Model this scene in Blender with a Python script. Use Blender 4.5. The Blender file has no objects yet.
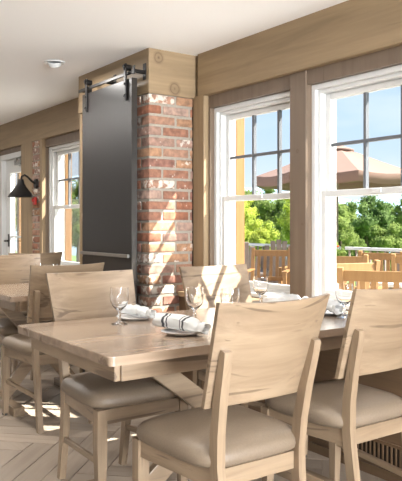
import bpy, bmesh, math, random
from mathutils import Vector, Matrix, noise
random.seed(7)
PI = math.pi
R = math.radians
scene = bpy.context.scene
COL = scene.collection

# ------------------------------------------------------------------ camera
F_PX, W_PX, CX, HORIZON = 672.0, 402.0, 201.0, 224.0
CAM_H = 1.20
cam_d = bpy.data.cameras.new('camera'); cam = bpy.data.objects.new('camera', cam_d); COL.objects.link(cam)
cam.location = (0, 0, CAM_H)
cam.rotation_euler = (R(90), 0, R(54.7))
cam_d.sensor_fit = 'HORIZONTAL'; cam_d.sensor_width = 36
cam_d.lens = 36 * F_PX / W_PX
cam_d.shift_y = -(240.5 - HORIZON) / W_PX
cam_d.clip_end = 2000
scene.camera = cam

# ------------------------------------------------------------------ world
world = bpy.data.worlds.new('sky'); scene.world = world; world.use_nodes = True
nt = world.node_tree; nt.nodes.clear()
out = nt.nodes.new('ShaderNodeOutputWorld'); bg = nt.nodes.new('ShaderNodeBackground')
tc = nt.nodes.new('ShaderNodeTexCoord'); sep = nt.nodes.new('ShaderNodeSeparateXYZ')
rp = nt.nodes.new('ShaderNodeValToRGB'); rp.color_ramp.interpolation = 'EASE'
els = rp.color_ramp.elements
els[0].position = 0.0; els[0].color = (.78, .85, .92, 1)
els[1].position = .30; els[1].color = (.36, .55, .85, 1)
e = els.new(.14); e.color = (.55, .71, .91, 1)
mp = nt.nodes.new('ShaderNodeMapping'); mp.inputs['Scale'].default_value = (2.2, 2.2, 9)
nz = nt.nodes.new('ShaderNodeTexNoise'); nz.inputs['Scale'].default_value = 1.6; nz.inputs['Detail'].default_value = 5
cr = nt.nodes.new('ShaderNodeValToRGB'); cr.color_ramp.elements[0].position = .5; cr.color_ramp.elements[1].position = .78
cr.color_ramp.elements[1].color = (.55, .55, .55, 1)
mx = nt.nodes.new('ShaderNodeMix'); mx.data_type = 'RGBA'; mx.inputs[7].default_value = (.92, .94, .96, 1)
L = nt.links.new
L(tc.outputs['Generated'], sep.inputs[0]); L(sep.outputs['Z'], rp.inputs[0])
L(tc.outputs['Generated'], mp.inputs[0]); L(mp.outputs[0], nz.inputs['Vector']); L(nz.outputs['Fac'], cr.inputs[0])
L(cr.outputs[0], mx.inputs[0]); L(rp.outputs[0], mx.inputs[6]); L(mx.outputs[2], bg.inputs[0])
bg.inputs[1].default_value = .66; L(bg.outputs[0], out.inputs[0])

# ------------------------------------------------------------------ sun, and a fill light added at the unseen side wall
sun_d = bpy.data.lights.new('sun', 'SUN'); sun = bpy.data.objects.new('sun', sun_d); COL.objects.link(sun)
sun_d.energy = 15.0; sun_d.angle = R(.6); sun_d.color = (1, .95, .87)
sun.rotation_euler = Vector((-.67, -.743, -1.06)).to_track_quat('-Z', 'Y').to_euler()
sun.location = (6, 9, 12)
def area(name, loc, target, sx, sy, power, color=(.90, .95, 1)):
    d = bpy.data.lights.new(name, 'AREA'); o = bpy.data.objects.new(name, d); COL.objects.link(o)
    d.shape = 'RECTANGLE'; d.size = sx; d.size_y = sy; d.energy = power; d.color = color
    o.location = loc; o.rotation_euler = (Vector(target) - Vector(loc)).to_track_quat('-Z', 'Y').to_euler()
    return o
area('side_fill_light', (5.25, .55, 1.30), (3.25, .55, 2.85), 3.4, 1.9, 760)  # added fill, tilted up to brighten the ceiling

scene.view_settings.view_transform = 'Standard'; scene.view_settings.look = 'None'
scene.view_settings.exposure = 0.92; scene.view_settings.gamma = 1.0
scene.view_settings.use_curve_mapping = False

# ------------------------------------------------------------------ materials
def newmat(name):
    m = bpy.data.materials.new(name); m.use_nodes = True
    n = m.node_tree.nodes; p = n['Principled BSDF']
    return m, m.node_tree, p
def plain(name, col, rough=.5, metal=0, bump=0, bscale=60, var=.06, spec=None):
    m, t, p = newmat(name)
    p.inputs['Roughness'].default_value = rough; p.inputs['Metallic'].default_value = metal
    if spec is not None: p.inputs['Specular IOR Level'].default_value = spec
    c = t.nodes.new('ShaderNodeTexCoord'); z = t.nodes.new('ShaderNodeTexNoise')
    z.inputs['Scale'].default_value = bscale; z.inputs['Detail'].default_value = 3
    r = t.nodes.new('ShaderNodeValToRGB')
    r.color_ramp.elements[0].color = tuple(max(0, x*(1-var)) for x in col) + (1,)
    r.color_ramp.elements[1].color = tuple(min(1, x*(1+var)) for x in col) + (1,)
    t.links.new(c.outputs['Object'], z.inputs['Vector']); t.links.new(z.outputs['Fac'], r.inputs[0])
    t.links.new(r.outputs[0], p.inputs['Base Color'])
    if bump:
        b = t.nodes.new('ShaderNodeBump'); b.inputs['Strength'].default_value = bump; b.inputs['Distance'].default_value = .004
        t.links.new(z.outputs['Fac'], b.inputs['Height']); t.links.new(b.outputs[0], p.inputs['Normal'])
    return m
def wood(name, light, dark, streak, axis='x', rough=.42, scale=1.0, streak_pos=.66, rnd=.0, bump=.08, knots=False, spec=.5, coat=0.0, detail=5):
    """streaky timber: noise pulled out along `axis`, dark mineral streaks, optional tone by object"""
    m, t, p = newmat(name); N = t.nodes; lk = t.links.new
    p.inputs['Roughness'].default_value = rough; p.inputs['Specular IOR Level'].default_value = spec
    p.inputs['Coat Weight'].default_value = coat; p.inputs['Coat Roughness'].default_value = .22
    c = N.new('ShaderNodeTexCoord'); mpg = N.new('ShaderNodeMapping')
    s = {'x': (.9, 13, 13), 'y': (13, .9, 13), 'z': (13, 13, .9)}[axis]
    mpg.inputs['Scale'].default_value = tuple(k*scale for k in s)
    oi = N.new('ShaderNodeObjectInfo'); ad = N.new('ShaderNodeVectorMath'); ad.operation = 'MULTIPLY_ADD'
    ad.inputs[1].default_value = (13, 17, 11)
    cmb = N.new('ShaderNodeCombineXYZ')
    for i in range(3): lk(oi.outputs['Random'], cmb.inputs[i])
    lk(c.outputs['Object'], mpg.inputs['Vector']); lk(cmb.outputs[0], ad.inputs[0]); lk(mpg.outputs[0], ad.inputs[2])
    g = N.new('ShaderNodeTexNoise'); g.inputs['Scale'].default_value = 1.6; g.inputs['Detail'].default_value = detail; g.inputs['Roughness'].default_value = .6
    g.inputs['Distortion'].default_value = .5
    lk(ad.outputs[0], g.inputs['Vector'])
    r = N.new('ShaderNodeValToRGB'); r.color_ramp.elements[0].position = .3; r.color_ramp.elements[1].position = .68
    r.color_ramp.elements[0].color = dark + (1,); r.color_ramp.elements[1].color = light + (1,)
    lk(g.outputs['Fac'], r.inputs[0])
    s2 = N.new('ShaderNodeTexNoise'); s2.inputs['Scale'].default_value = 1.25; s2.inputs['Detail'].default_value = 3; s2.inputs['Distortion'].default_value = 1.2
    lk(ad.outputs[0], s2.inputs['Vector'])
    sr = N.new('ShaderNodeValToRGB'); sr.color_ramp.elements[0].position = streak_pos; sr.color_ramp.elements[1].position = streak_pos+.05
    sr.color_ramp.elements[1].color = (.75, .75, .75, 1)
    lk(s2.outputs['Fac'], sr.inputs[0])
    mm = N.new('ShaderNodeMix'); mm.data_type = 'RGBA'; mm.inputs[7].default_value = streak + (1,)
    lk(sr.outputs[0], mm.inputs[0]); lk(r.outputs[0], mm.inputs[6])
    src = mm.outputs[2]
    if knots:
        v = N.new('ShaderNodeTexVoronoi'); v.inputs['Scale'].default_value = 1.7
        lk(c.outputs['Object'], v.inputs['Vector'])
        kr = N.new('ShaderNodeValToRGB'); kr.color_ramp.elements[0].position = .05; kr.color_ramp.elements[1].position = .11
        kr.color_ramp.elements[0].color = (.7, .7, .7, 1); kr.color_ramp.elements[1].color = (0, 0, 0, 1)
        lk(v.outputs['Distance'], kr.inputs[0])
        km = N.new('ShaderNodeMix'); km.data_type = 'RGBA'; km.inputs[7].default_value = streak + (1,)
        lk(kr.outputs[0], km.inputs[0]); lk(src, km.inputs[6]); src = km.outputs[2]
    if rnd:
        h = N.new('ShaderNodeHueSaturation'); mr = N.new('ShaderNodeMapRange')
        mr.inputs[3].default_value = 1-rnd; mr.inputs[4].default_value = 1+rnd
        lk(oi.outputs['Random'], mr.inputs[0]); lk(mr.outputs[0], h.inputs['Value']); lk(src, h.inputs['Color']); src = h.outputs[0]
    lk(src, p.inputs['Base Color'])
    b = N.new('ShaderNodeBump'); b.inputs['Strength'].default_value = bump; b.inputs['Distance'].default_value = .002
    lk(g.outputs['Fac'], b.inputs['Height']); lk(b.outputs[0], p.inputs['Normal'])
    return m
M = {}
MAPLE = dict(light=(.315, .228, .146), dark=(.195, .132, .080), streak=(.095, .058, .032))
for ax in 'xyz': M['maple_'+ax] = wood('maple_'+ax, axis=ax, rough=.42, streak_pos=.615, coat=.45, **MAPLE)
for ax in 'xy': M['top_'+ax] = wood('table_maple_'+ax, (.36, .265, .19), (.25, .178, .12), (.15, .095, .06), axis=ax, rough=.26, streak_pos=.60, rnd=.05, bump=0.0, coat=.5, detail=2.2, scale=.75)
M['table_edge'] = wood('table_edge_maple', (.33, .24, .165), (.24, .17, .11), (.15, .095, .06), axis='x', rough=.35)
for ax in 'xyz': M['beam_'+ax] = wood('beam_pine_'+ax, (.285, .20, .112), (.20, .137, .074), (.115, .07, .037), axis=ax, rough=.55, scale=.8, streak_pos=.74)
def knotted(name, src, knots):
    m = M[src].copy(); m.name = name; t = m.node_tree; N = t.nodes; lk = t.links.new; p = N['Principled BSDF']
    base = p.inputs['Base Color'].links[0].from_socket; c = N.new('ShaderNodeTexCoord'); wz = N.new('ShaderNodeTexNoise'); wz.inputs['Scale'].default_value = 18
    lk(c.outputs['Object'], wz.inputs['Vector'])
    for (x, y, z, r) in knots:
        sb = N.new('ShaderNodeVectorMath'); sb.operation = 'SUBTRACT'; sb.inputs[1].default_value = (x, y, z); lk(c.outputs['Object'], sb.inputs[0])
        ln = N.new('ShaderNodeVectorMath'); ln.operation = 'LENGTH'; lk(sb.outputs[0], ln.inputs[0])
        ad = N.new('ShaderNodeMath'); ad.operation = 'MULTIPLY_ADD'; ad.inputs[1].default_value = .016; lk(wz.outputs['Fac'], ad.inputs[0]); lk(ln.outputs['Value'], ad.inputs[2])
        mr = N.new('ShaderNodeMapRange'); mr.inputs[1].default_value = .008; mr.inputs[2].default_value = .008+r*1.4; lk(ad.outputs[0], mr.inputs[0])
        rp_ = N.new('ShaderNodeValToRGB'); e = rp_.color_ramp.elements; e[0].color = (.85, .85, .85, 1); e[1].color = (0, 0, 0, 1); e[1].position = 1
        for q, v in ((.22, .25), (.5, .3), (.62, .8), (.72, .35)): e.new(q).color = (v, v, v, 1)
        lk(mr.outputs[0], rp_.inputs[0]); mx_ = N.new('ShaderNodeMix'); mx_.data_type = 'RGBA'; mx_.inputs[7].default_value = (.085, .045, .02, 1)
        lk(rp_.outputs[0], mx_.inputs[0]); lk(base, mx_.inputs[6]); base = mx_.outputs[2]
    lk(base, p.inputs['Base Color']); M[name] = m
knotted('fascia_y', 'beam_y', [(-3.837, 2.369, 2.315, .034), (-3.837, 2.497, 2.120, .040)])

M['casing'] = wood('casing_brown', (.155, .109, .073), (.118, .081, .054), (.08, .054, .034), axis='z', rough=.5, streak_pos=.74)
knotted('post_z', 'casing', [(-2.84, 2.692, 1.62, .012), (-2.80, 2.692, 1.20, .008)])
M['wainscot'] = wood('wainscot_brown', (.135, .08, .042), (.088, .052, .027), (.055, .033, .02), axis='x', rough=.5)
M['plank'] = wood('oak_plank', (.38, .31, .245), (.295, .235, .18), (.205, .155, .115), axis='x', rough=.38, scale=.9, rnd=.16, streak_pos=.68)
M['deck_wood'] = wood('deck_wood', (0.589, 0.560, 0.522), (0.494, 0.465, 0.437), (0.380, 0.351, 0.323), axis='y', rough=.8)  # tone raised so the sunlit deck reflects more light onto the ceiling
M['orange_wood'] = wood('orange_teak', (.255, .135, .045), (.195, .095, .03), (.13, .06, .02), axis='z', rough=.5)
M['golden_wood'] = wood('golden_teak', (.31, .175, .065), (.25, .132, .045), (.18, .09, .03), axis='z', rough=.5)
M['grey_wood'] = wood('weathered_wood', (.25, .20, .17), (.17, .135, .115), (.1, .08, .07), axis='z', rough=.8)
M['white_paint'] = plain('white_paint', (.60, .60, .585), .35, var=.01)
M['muntin'] = plain('muntin_grey', (.11, .115, .125), .45, var=.02)
M['ceiling'] = plain('ceiling_white', (.92, .92, .915), .9, var=.006, bump=.02, bscale=200)
M['wall_plaster'] = plain('wall_plaster', (.72, .69, .64), .9, var=.02)
M['black_metal'] = plain('black_iron', (.022, .020, .019), .42, .6, var=.1)
M['door_metal'] = plain('door_dark_bronze', (.014, .0115, .0105), .36, .1, bump=.02, bscale=120, var=.08, spec=.32)
M['door_edge'] = plain('door_edge_bronze', (0.050, 0.044, 0.039), .35, .6, var=.05)
M['steel'] = plain('brushed_steel', (0.252, 0.240, 0.222), .3, .9, var=.05)
M['leather'] = plain('taupe_leather', (.185, .138, .095), .48, bump=.18, bscale=150, var=.14)
M['linen'] = plain('white_linen', (.62, .62, .605), .9, bump=.25, bscale=90, var=.03)
M['china'] = plain('white_china', (.82, .82, .82), .15, var=.01)
M['grey_china'] = plain('grey_china', (.34, .34, .35), .2, var=.02)
M['red_plastic'] = plain('red_plastic', (.55, .03, .02), .4, var=.03)
M['lawn'] = plain('lawn', (.12, .22, .05), .95, bump=.3, bscale=3, var=.3)
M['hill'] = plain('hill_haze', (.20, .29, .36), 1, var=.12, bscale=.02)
M['bark'] = plain('bark', (.10, .07, .05), .95, bump=.5, bscale=8, var=.3)
M['canopy'] = plain('brown_canvas', (0.176, 0.108, 0.084), .85, bump=.1, bscale=30, var=.05)
M['vent'] = plain('vent_black', (.02, .017, .015), .6, .3, var=.1)
M['mortar'] = plain('mortar', (.285, .25, .205), .95, bump=.9, bscale=55, var=.25)
M['lens'] = plain('lamp_lens', (.42, .42, .42), .25, .5, var=.05)
M['cap_rubber'] = plain('black_glide', (.02, .02, .02), .6, var=.05)

def leafmat(name, a, b):
    m, t, p = newmat(name); N = t.nodes; lk = t.links.new
    p.inputs['Roughness'].default_value = .7; p.inputs['Specular IOR Level'].default_value = .2
    c = N.new('ShaderNodeTexCoord'); z = N.new('ShaderNodeTexNoise'); z.inputs['Scale'].default_value = 1.3; z.inputs['Detail'].default_value = 5
    r = N.new('ShaderNodeValToRGB'); r.color_ramp.elements[0].position = .35; r.color_ramp.elements[1].position = .68
    r.color_ramp.elements[0].color = a + (1,); r.color_ramp.elements[1].color = b + (1,)
    lk(c.outputs['Object'], z.inputs['Vector']); lk(z.outputs['Fac'], r.inputs[0]); lk(r.outputs[0], p.inputs['Base Color'])
    tl = N.new('ShaderNodeBsdfTranslucent'); ms = N.new('ShaderNodeMixShader'); ms.inputs[0].default_value = .5
    lk(r.outputs[0], tl.inputs[0]); lk(p.outputs[0], ms.inputs[1]); lk(tl.outputs[0], ms.inputs[2]); lk(ms.outputs[0], N['Material Output'].inputs[0])
    return m
M['leaf_bright'] = leafmat('leaf_bright', (.23, .31, .04), (.56, .58, .12))
M['leaf_mid'] = leafmat('leaf_mid', (.11, .17, .04), (.29, .35, .10))
M['leaf_dark'] = leafmat('leaf_dark', (0.079, 0.137, 0.040), (0.194, 0.274, 0.086))

def glassmat(name, refl=.5, tint=(1, 1, 1), blend=.12):
    m = bpy.data.materials.new(name); m.use_nodes = True; t = m.node_tree; t.nodes.clear(); N = t.nodes
    o = N.new('ShaderNodeOutputMaterial'); tr = N.new('ShaderNodeBsdfTransparent'); gl = N.new('ShaderNodeBsdfGlossy')
    tr.inputs[0].default_value = tint + (1,); gl.inputs['Roughness'].default_value = .02
    lw = N.new('ShaderNodeLayerWeight'); lw.inputs['Blend'].default_value = blend
    ml = N.new('ShaderNodeMath'); ml.operation = 'MULTIPLY'; ml.inputs[1].default_value = refl
    mixn = N.new('ShaderNodeMixShader')
    t.links.new(lw.outputs['Fresnel'], ml.inputs[0]); t.links.new(ml.outputs[0], mixn.inputs[0])
    t.links.new(tr.outputs[0], mixn.inputs[1]); t.links.new(gl.outputs[0], mixn.inputs[2]); t.links.new(mixn.outputs[0], o.inputs[0])
    return m
M['pane'] = glassmat('window_glass', .5, (.98, .99, .99), .10)
_g, _t, _p = newmat('goblet_glass'); M['goblet'] = _g
_p.inputs['Base Color'].default_value = (1, 1, 1, 1); _p.inputs['Transmission Weight'].default_value = 1; _p.inputs['Roughness'].default_value = .0; _p.inputs['IOR'].default_value = 1.45

def brickmat(name):
    m, t, p = newmat(name); N = t.nodes; lk = t.links.new
    p.inputs['Roughness'].default_value = .9
    oi = N.new('ShaderNodeObjectInfo'); c = N.new('ShaderNodeTexCoord')
    r = N.new('ShaderNodeValToRGB'); r.color_ramp.interpolation = 'CONSTANT'
    cols = [(.27, .13, .085), (.31, .175, .12), (.235, .115, .085), (.345, .195, .115), (.29, .18, .14), (.26, .108, .062), (.33, .225, .18)]
    r.color_ramp.elements[0].color = cols[0] + (1,); r.color_ramp.elements[1].position = 1/7; r.color_ramp.elements[1].color = cols[1] + (1,)
    for i in range(2, 7): r.color_ramp.elements.new(i/7).color = cols[i] + (1,)
    lk(oi.outputs['Random'], r.inputs[0])
    cm = N.new('ShaderNodeCombineXYZ')
    for i in range(3): lk(oi.outputs['Random'], cm.inputs[i])
    ad = N.new('ShaderNodeVectorMath'); ad.operation = 'MULTIPLY_ADD'; ad.inputs[1].default_value = (31, 23, 17)
    lk(cm.outputs[0], ad.inputs[0]); lk(c.outputs['Object'], ad.inputs[2])
    z = N.new('ShaderNodeTexNoise'); z.inputs['Scale'].default_value = 26; z.inputs['Detail'].default_value = 5
    lk(ad.outputs[0], z.inputs['Vector'])
    dr = N.new('ShaderNodeValToRGB'); dr.color_ramp.elements[0].position = .3; dr.color_ramp.elements[0].color = (.62, .62, .62, 1)
    dr.color_ramp.elements[1].position = .7; dr.color_ramp.elements[1].color = (1.25, 1.2, 1.15, 1)
    lk(z.outputs['Fac'], dr.inputs[0])
    mu = N.new('ShaderNodeMix'); mu.data_type = 'RGBA'; mu.blend_type = 'MULTIPLY'; mu.inputs[0].default_value = 1
    lk(r.outputs[0], mu.inputs[6]); lk(dr.outputs[0], mu.inputs[7])
    w = N.new('ShaderNodeTexNoise'); w.inputs['Scale'].default_value = 24; w.inputs['Detail'].default_value = 6
    lk(ad.outputs[0], w.inputs['Vector'])
    wr = N.new('ShaderNodeValToRGB'); wr.color_ramp.elements[0].position = .57; wr.color_ramp.elements[1].position = .66
    wr.color_ramp.elements[1].color = (.85, .85, .85, 1); 
    gt = N.new('ShaderNodeMath'); gt.operation = 'FRACT'; g7 = N.new('ShaderNodeMath'); g7.operation = 'MULTIPLY'; g7.inputs[1].default_value = 7.31
    lk(oi.outputs['Random'], g7.inputs[0]); lk(g7.outputs[0], gt.inputs[0])
    gm_ = N.new('ShaderNodeMapRange'); gm_.inputs[1].default_value = .5; gm_.inputs[2].default_value = 1; gm_.inputs[3].default_value = -.10; gm_.inputs[4].default_value = .12
    lk(gt.outputs[0], gm_.inputs[0]); sm_ = N.new('ShaderNodeMath'); lk(w.outputs['Fac'], sm_.inputs[0]); lk(gm_.outputs[0], sm_.inputs[1]); lk(sm_.outputs[0], wr.inputs[0])
    mw = N.new('ShaderNodeMix'); mw.data_type = 'RGBA'; mw.inputs[7].default_value = (.62, .56, .48, 1)
    lk(wr.outputs[0], mw.inputs[0]); lk(mu.outputs[2], mw.inputs[6]); lk(mw.outputs[2], p.inputs['Base Color'])
    b = N.new('ShaderNodeBump'); b.inputs['Strength'].default_value = .6; b.inputs['Distance'].default_value = .006
    lk(z.outputs['Fac'], b.inputs['Height']); lk(b.outputs[0], p.inputs['Normal'])
    return m
M['brick'] = brickmat('old_brick')
def stripemat():
    m, t, p = newmat('striped_linen'); N = t.nodes; lk = t.links.new
    p.inputs['Roughness'].default_value = .9
    c = N.new('ShaderNodeTexCoord'); s = N.new('ShaderNodeSeparateXYZ'); lk(c.outputs['Object'], s.inputs[0])
    mr = N.new('ShaderNodeMapRange'); mr.inputs[1].default_value = -.12; mr.inputs[2].default_value = .12; lk(s.outputs[0], mr.inputs[0])
    r = N.new('ShaderNodeValToRGB'); r.color_ramp.interpolation = 'CONSTANT'
    wh, dk = (.62, .62, .60, 1), (.05, .05, .055, 1)
    r.color_ramp.elements[0].color = wh; r.color_ramp.elements[1].position = .17; r.color_ramp.elements[1].color = dk
    for q, col in ((.215, wh), (.25, dk), (.27, wh), (.52, dk), (.54, wh), (.575, dk), (.625, wh)):
        r.color_ramp.elements.new(q).color = col
    lk(mr.outputs[0], r.inputs[0]); lk(r.outputs[0], p.inputs['Base Color'])
    z = N.new('ShaderNodeTexNoise'); z.inputs['Scale'].default_value = 60; lk(c.outputs['Object'], z.inputs['Vector'])
    b = N.new('ShaderNodeBump'); b.inputs['Strength'].default_value = .3; b.inputs['Distance'].default_value = .004
    lk(z.outputs['Fac'], b.inputs['Height']); lk(b.outputs[0], p.inputs['Normal'])
    return m
M['striped'] = stripemat()

# ------------------------------------------------------------------ mesh helpers
class MB:
    def __init__(s): s.bm = bmesh.new()
    def box(s, x0, x1, y0, y1, z0, z1, bev=0, mat=None):
        vs = [s.bm.verts.new((x, y, z)) for z in (z0, z1) for (x, y) in ((x0, y0), (x1, y0), (x1, y1), (x0, y1))]
        fs = [s.bm.faces.new([vs[i] for i in q]) for q in ((0, 3, 2, 1), (4, 5, 6, 7), (0, 1, 5, 4), (1, 2, 6, 5), (2, 3, 7, 6), (3, 0, 4, 7))]
        if mat is not None: bmesh.ops.transform(s.bm, matrix=mat, verts=vs)
        if bev: bmesh.ops.bevel(s.bm, geom=list({e for f in fs for e in f.edges}), offset=bev, segments=2, affect='EDGES', profile=.5)
        return s
    def loft(s, rings, cap=True, closed=True):
        vr = [[s.bm.verts.new(p) for p in r] for r in rings]
        n = len(vr[0])
        for a, b in zip(vr, vr[1:]):
            for i in range(n if closed else n-1):
                j = (i+1) % n; s.bm.faces.new((a[i], a[j], b[j], b[i]))
        if cap and closed:
            s.bm.faces.new(vr[0][::-1]); s.bm.faces.new(vr[-1])
        return s
    def tube(s, pts, r, n=10, cap=True):
        pts = [Vector(p) for p in pts]; rad = r if isinstance(r, (list, tuple)) else [r]*len(pts)
        rings = []; up = None
        for i, p in enumerate(pts):
            t = (pts[min(i+1, len(pts)-1)] - pts[max(i-1, 0)]).normalized()
            if up is None: up = t.orthogonal().normalized()
            up = (up - t*up.dot(t)).normalized(); sd = t.cross(up)
            rings.append([p + (up*math.cos(a) + sd*math.sin(a))*rad[i] for a in (2*math.pi*k/n for k in range(n))])
        return s.loft(rings, cap)
    def bar(s, a, b, w, h, bev=0):
        """rectangular bar a->b, width w across, h in the other direction"""
        a, b = Vector(a), Vector(b); t = (b-a); Lg = t.length; t.normalize()
        ref = Vector((0, 0, 1)) if abs(t.z) < .98 else Vector((1, 0, 0))
        sd = t.cross(ref).normalized(); up = sd.cross(t).normalized()
        m = Matrix(((t.x, sd.x, up.x, a.x), (t.y, sd.y, up.y, a.y), (t.z, sd.z, up.z, a.z), (0, 0, 0, 1)))
        return s.box(0, Lg, -w/2, w/2, -h/2, h/2, bev, m)
    def lathe(s, prof, n=20, c=(0, 0, 0)):
        rings = [[(c[0]+r*math.cos(2*math.pi*k/n), c[1]+r*math.sin(2*math.pi*k/n), c[2]+z) for k in range(n)] for r, z in prof]
        return s.loft(rings, cap=False)
    def mesh(s, name, mats, smooth=False, angle=40):
        bmesh.ops.recalc_face_normals(s.bm, faces=s.bm.faces[:])
        me = bpy.data.meshes.new(name); s.bm.to_mesh(me); s.bm.free()
        for m in (mats if isinstance(mats, (list, tuple)) else [mats]): me.materials.append(M[m])
        if smooth:
            me.polygons.foreach_set('use_smooth', [True]*len(me.polygons))
            try: me.set_sharp_from_angle(angle=R(angle))
            except Exception: pass
        return me
    def build(s, name, mats, parent=None, smooth=False, angle=40, loc=None):
        o = bpy.data.objects.new(name, s.mesh(name, mats, smooth, angle)); COL.objects.link(o)
        if parent: o.parent = parent
        if loc: o.location = loc
        return o
def link(name, me, parent=None, loc=(0, 0, 0), rot=(0, 0, 0), scale=None):
    o = bpy.data.objects.new(name, me); COL.objects.link(o); o.parent = parent; o.location = loc; o.rotation_euler = rot
    if scale: o.scale = scale
    return o
def tag(o, label=None, cat=None, group=None, kind=None):
    if label: o['label'] = label
    if cat: o['category'] = cat
    if group: o['group'] = group
    if kind: o['kind'] = kind
    return o
def thing(name, label, cat, loc=(0, 0, 0), rz=0, group=None):
    o = bpy.data.objects.new(name, None); COL.objects.link(o); o.location = loc; o.rotation_euler = (0, 0, rz)
    o.empty_display_size = .1
    return tag(o, label, cat, group)
def copy_tree(o, parent=None):
    c = o.copy(); COL.objects.link(c); c.parent = parent
    for ch in list(o.children): copy_tree(ch, c)
    return c
def place(proto, first, loc, rz, label, group=None):
    o = proto if first else copy_tree(proto)
    o.location = loc; o.rotation_euler = (0, 0, rz); o['label'] = label
    if group: o['group'] = group
    return o
def struct(o, label=None):
    o['kind'] = 'structure'
    if label: o['label'] = label
    return o
FWD = Vector((-math.sin(R(54.7)), math.cos(R(54.7)), 0)); RGT = Vector((FWD.y, -FWD.x, 0))
def at(u, d, z=0.0):
    """ground position at distance d along a view direction (for laying out the garden)"""
    p = FWD*d + RGT*(d*(u-CX)/F_PX); return Vector((p.x, p.y, z))

# ------------------------------------------------------------------ room shell
WALL_Y, CEIL, BEAM_Z = 2.66, 2.37, 2.075
XL, XR, YB = -10.5, 5.5, -5.0
floor = struct(MB().box(XL-.2, XR+.2, YB-.2, 2.9, -.16, -.008).build('floor', 'plank'), 'pale grey-brown oak herringbone floor')
# herringbone planks laid at 45 degrees
PL, PW, GAP = .78, .13, .0025
pm = MB().box(GAP, PL-GAP, GAP, PW-GAP, -.008, 0).mesh('plank', 'plank')
c45 = math.sqrt(.5); planks = []
for k in range(-110, 110):
    for j in range(-14, 15):
        for vert in (0, 1):
            bx, by = k*PW + j*PL, k*PW - j*PL
            if vert: ox, oy, ang = bx + PL + PW, by + PW - PL, math.pi/2
            else: ox, oy, ang = bx, by, 0
            cxp, cyp = (ox-PW/2, oy+PL/2) if vert else (ox+PL/2, oy+PW/2)
            wx, wy = (cxp-cyp)*c45, (cxp+cyp)*c45
            wx -= 4.0
            if XL+.3 < wx < XR-.3 and YB+.3 < wy < 2.58:
                px, py = (ox-oy)*c45 - 4.0, (ox+oy)*c45
                dep = wx*FWD.x + wy*FWD.y; lat = wx*RGT.x + wy*RGT.y
                vis = dep > .5 and -35 < CX + lat/dep*F_PX < 437 and HORIZON + CAM_H/dep*F_PX < 530
                planks.append((not vis, dep, px, py, ang + math.pi/4))
planks.sort()
rest = MB()
for i, (hid, dep, px, py, a) in enumerate(planks):
    if not hid and i < 290:
        link('plank', pm, floor, (px, py, 0), (0, 0, a))
    else:
        rest.box(GAP, PL-GAP, GAP, PW-GAP, -.008, 0, 0, Matrix.Translation((px, py, 0)) @ Matrix.Rotation(a, 4, 'Z'))
tag(rest.build('plank_field', 'plank', floor), kind='stuff')

struct(MB().box(XL-.2, XR+.2, YB-.2, 2.95, CEIL, CEIL+.2).build('ceiling', 'ceiling'), 'smooth white ceiling')
struct(MB().box(XL-.2, XL, YB-.2, 2.9, 0, CEIL).build('wall_left', 'wall_plaster'), 'plain plaster wall at the far end of the room')
struct(MB().box(XL, XR, YB-.2, YB, 0, CEIL).build('wall_rear', 'casing'), 'unseen brown wood wall behind the viewer, kept dark to cut bounce light')  # made solid and dark so less light bounces back onto the furniture
mb = MB(); mb.box(XR, XR+.2, YB, 2.9, 0, .4); mb.box(XR, XR+.2, YB, 2.9, 2.3, CEIL)
for a, b in ((YB, -1.2), (2.3, 2.9)): mb.box(XR, XR+.2, a, b, .4, 2.3)
struct(mb.build('wall_side', 'wall_plaster'), 'unseen plaster side wall with an opening made for the fill light')  # opening sized to suit the added side light

# window wall: openings at three windows and one door
OPEN = [(-3.707, -2.802, .745, 1.992), (-2.770, -1.865, .745, 1.992), (-6.59, -5.685, .745, 1.992), (-8.02, -7.22, 0, 2.02)]
PLANE = 2.70
mb = MB()
xs = sorted(OPEN); cur = XL
for (a, b, z0, z1) in xs:
    if a - cur > .001: mb.box(cur, a, PLANE, 2.90, 0, BEAM_Z+.02)
    mb.box(a, b, PLANE, 2.90, z1, BEAM_Z+.02)
    if z0 > 0: mb.box(a, b, PLANE, 2.90, 0, z0)
    cur = b
mb.box(cur, XR, PLANE, 2.90, 0, BEAM_Z+.02)
wall_right = struct(mb.build('wall_right', 'casing'), 'brown wood wall framing the windows')
# ceiling beams
struct(MB().box(-3.80, XR, WALL_Y, 2.9, BEAM_Z, CEIL+.01, .004).build('trim_1', 'beam_x'), 'long tan pine beam above the dining windows')
struct(MB().box(XL, -4.93, WALL_Y, 2.9, BEAM_Z, CEIL+.01, .004).build('trim_2', 'beam_x'), 'tan pine beam above the far window and door')
# casing posts that stand proud of the recess
struct(MB().box(-3.853, -3.725, WALL_Y, PLANE+.01, .74, BEAM_Z+.01, .003).build('trim_3', 'beam_z'), 'pale timber jamb between brick pillar and window')
struct(MB().box(-1.80, -1.76, WALL_Y, PLANE+.01, .74, BEAM_Z+.01, .003).build('trim_4', 'beam_z'), 'timber jamb right of the windows')
for i, (a, b) in enumerate(((-7.19, -6.855), (-6.655, -6.592), (-5.68, -5.55))):
    struct(MB().box(a, b, WALL_Y, PLANE+.01, 0, BEAM_Z+.01, .003).build('trim_%d' % (5+i), 'beam_z'), ['wide timber post beside the white door', 'timber casing left of the far window', 'timber casing right of the far window'][i])
struct(MB().box(-8.12, -8.03, WALL_Y, PLANE+.01, 0, BEAM_Z+.01, .003).build('trim_8', 'beam_z'), 'timber post on the far side of the white door')
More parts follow.
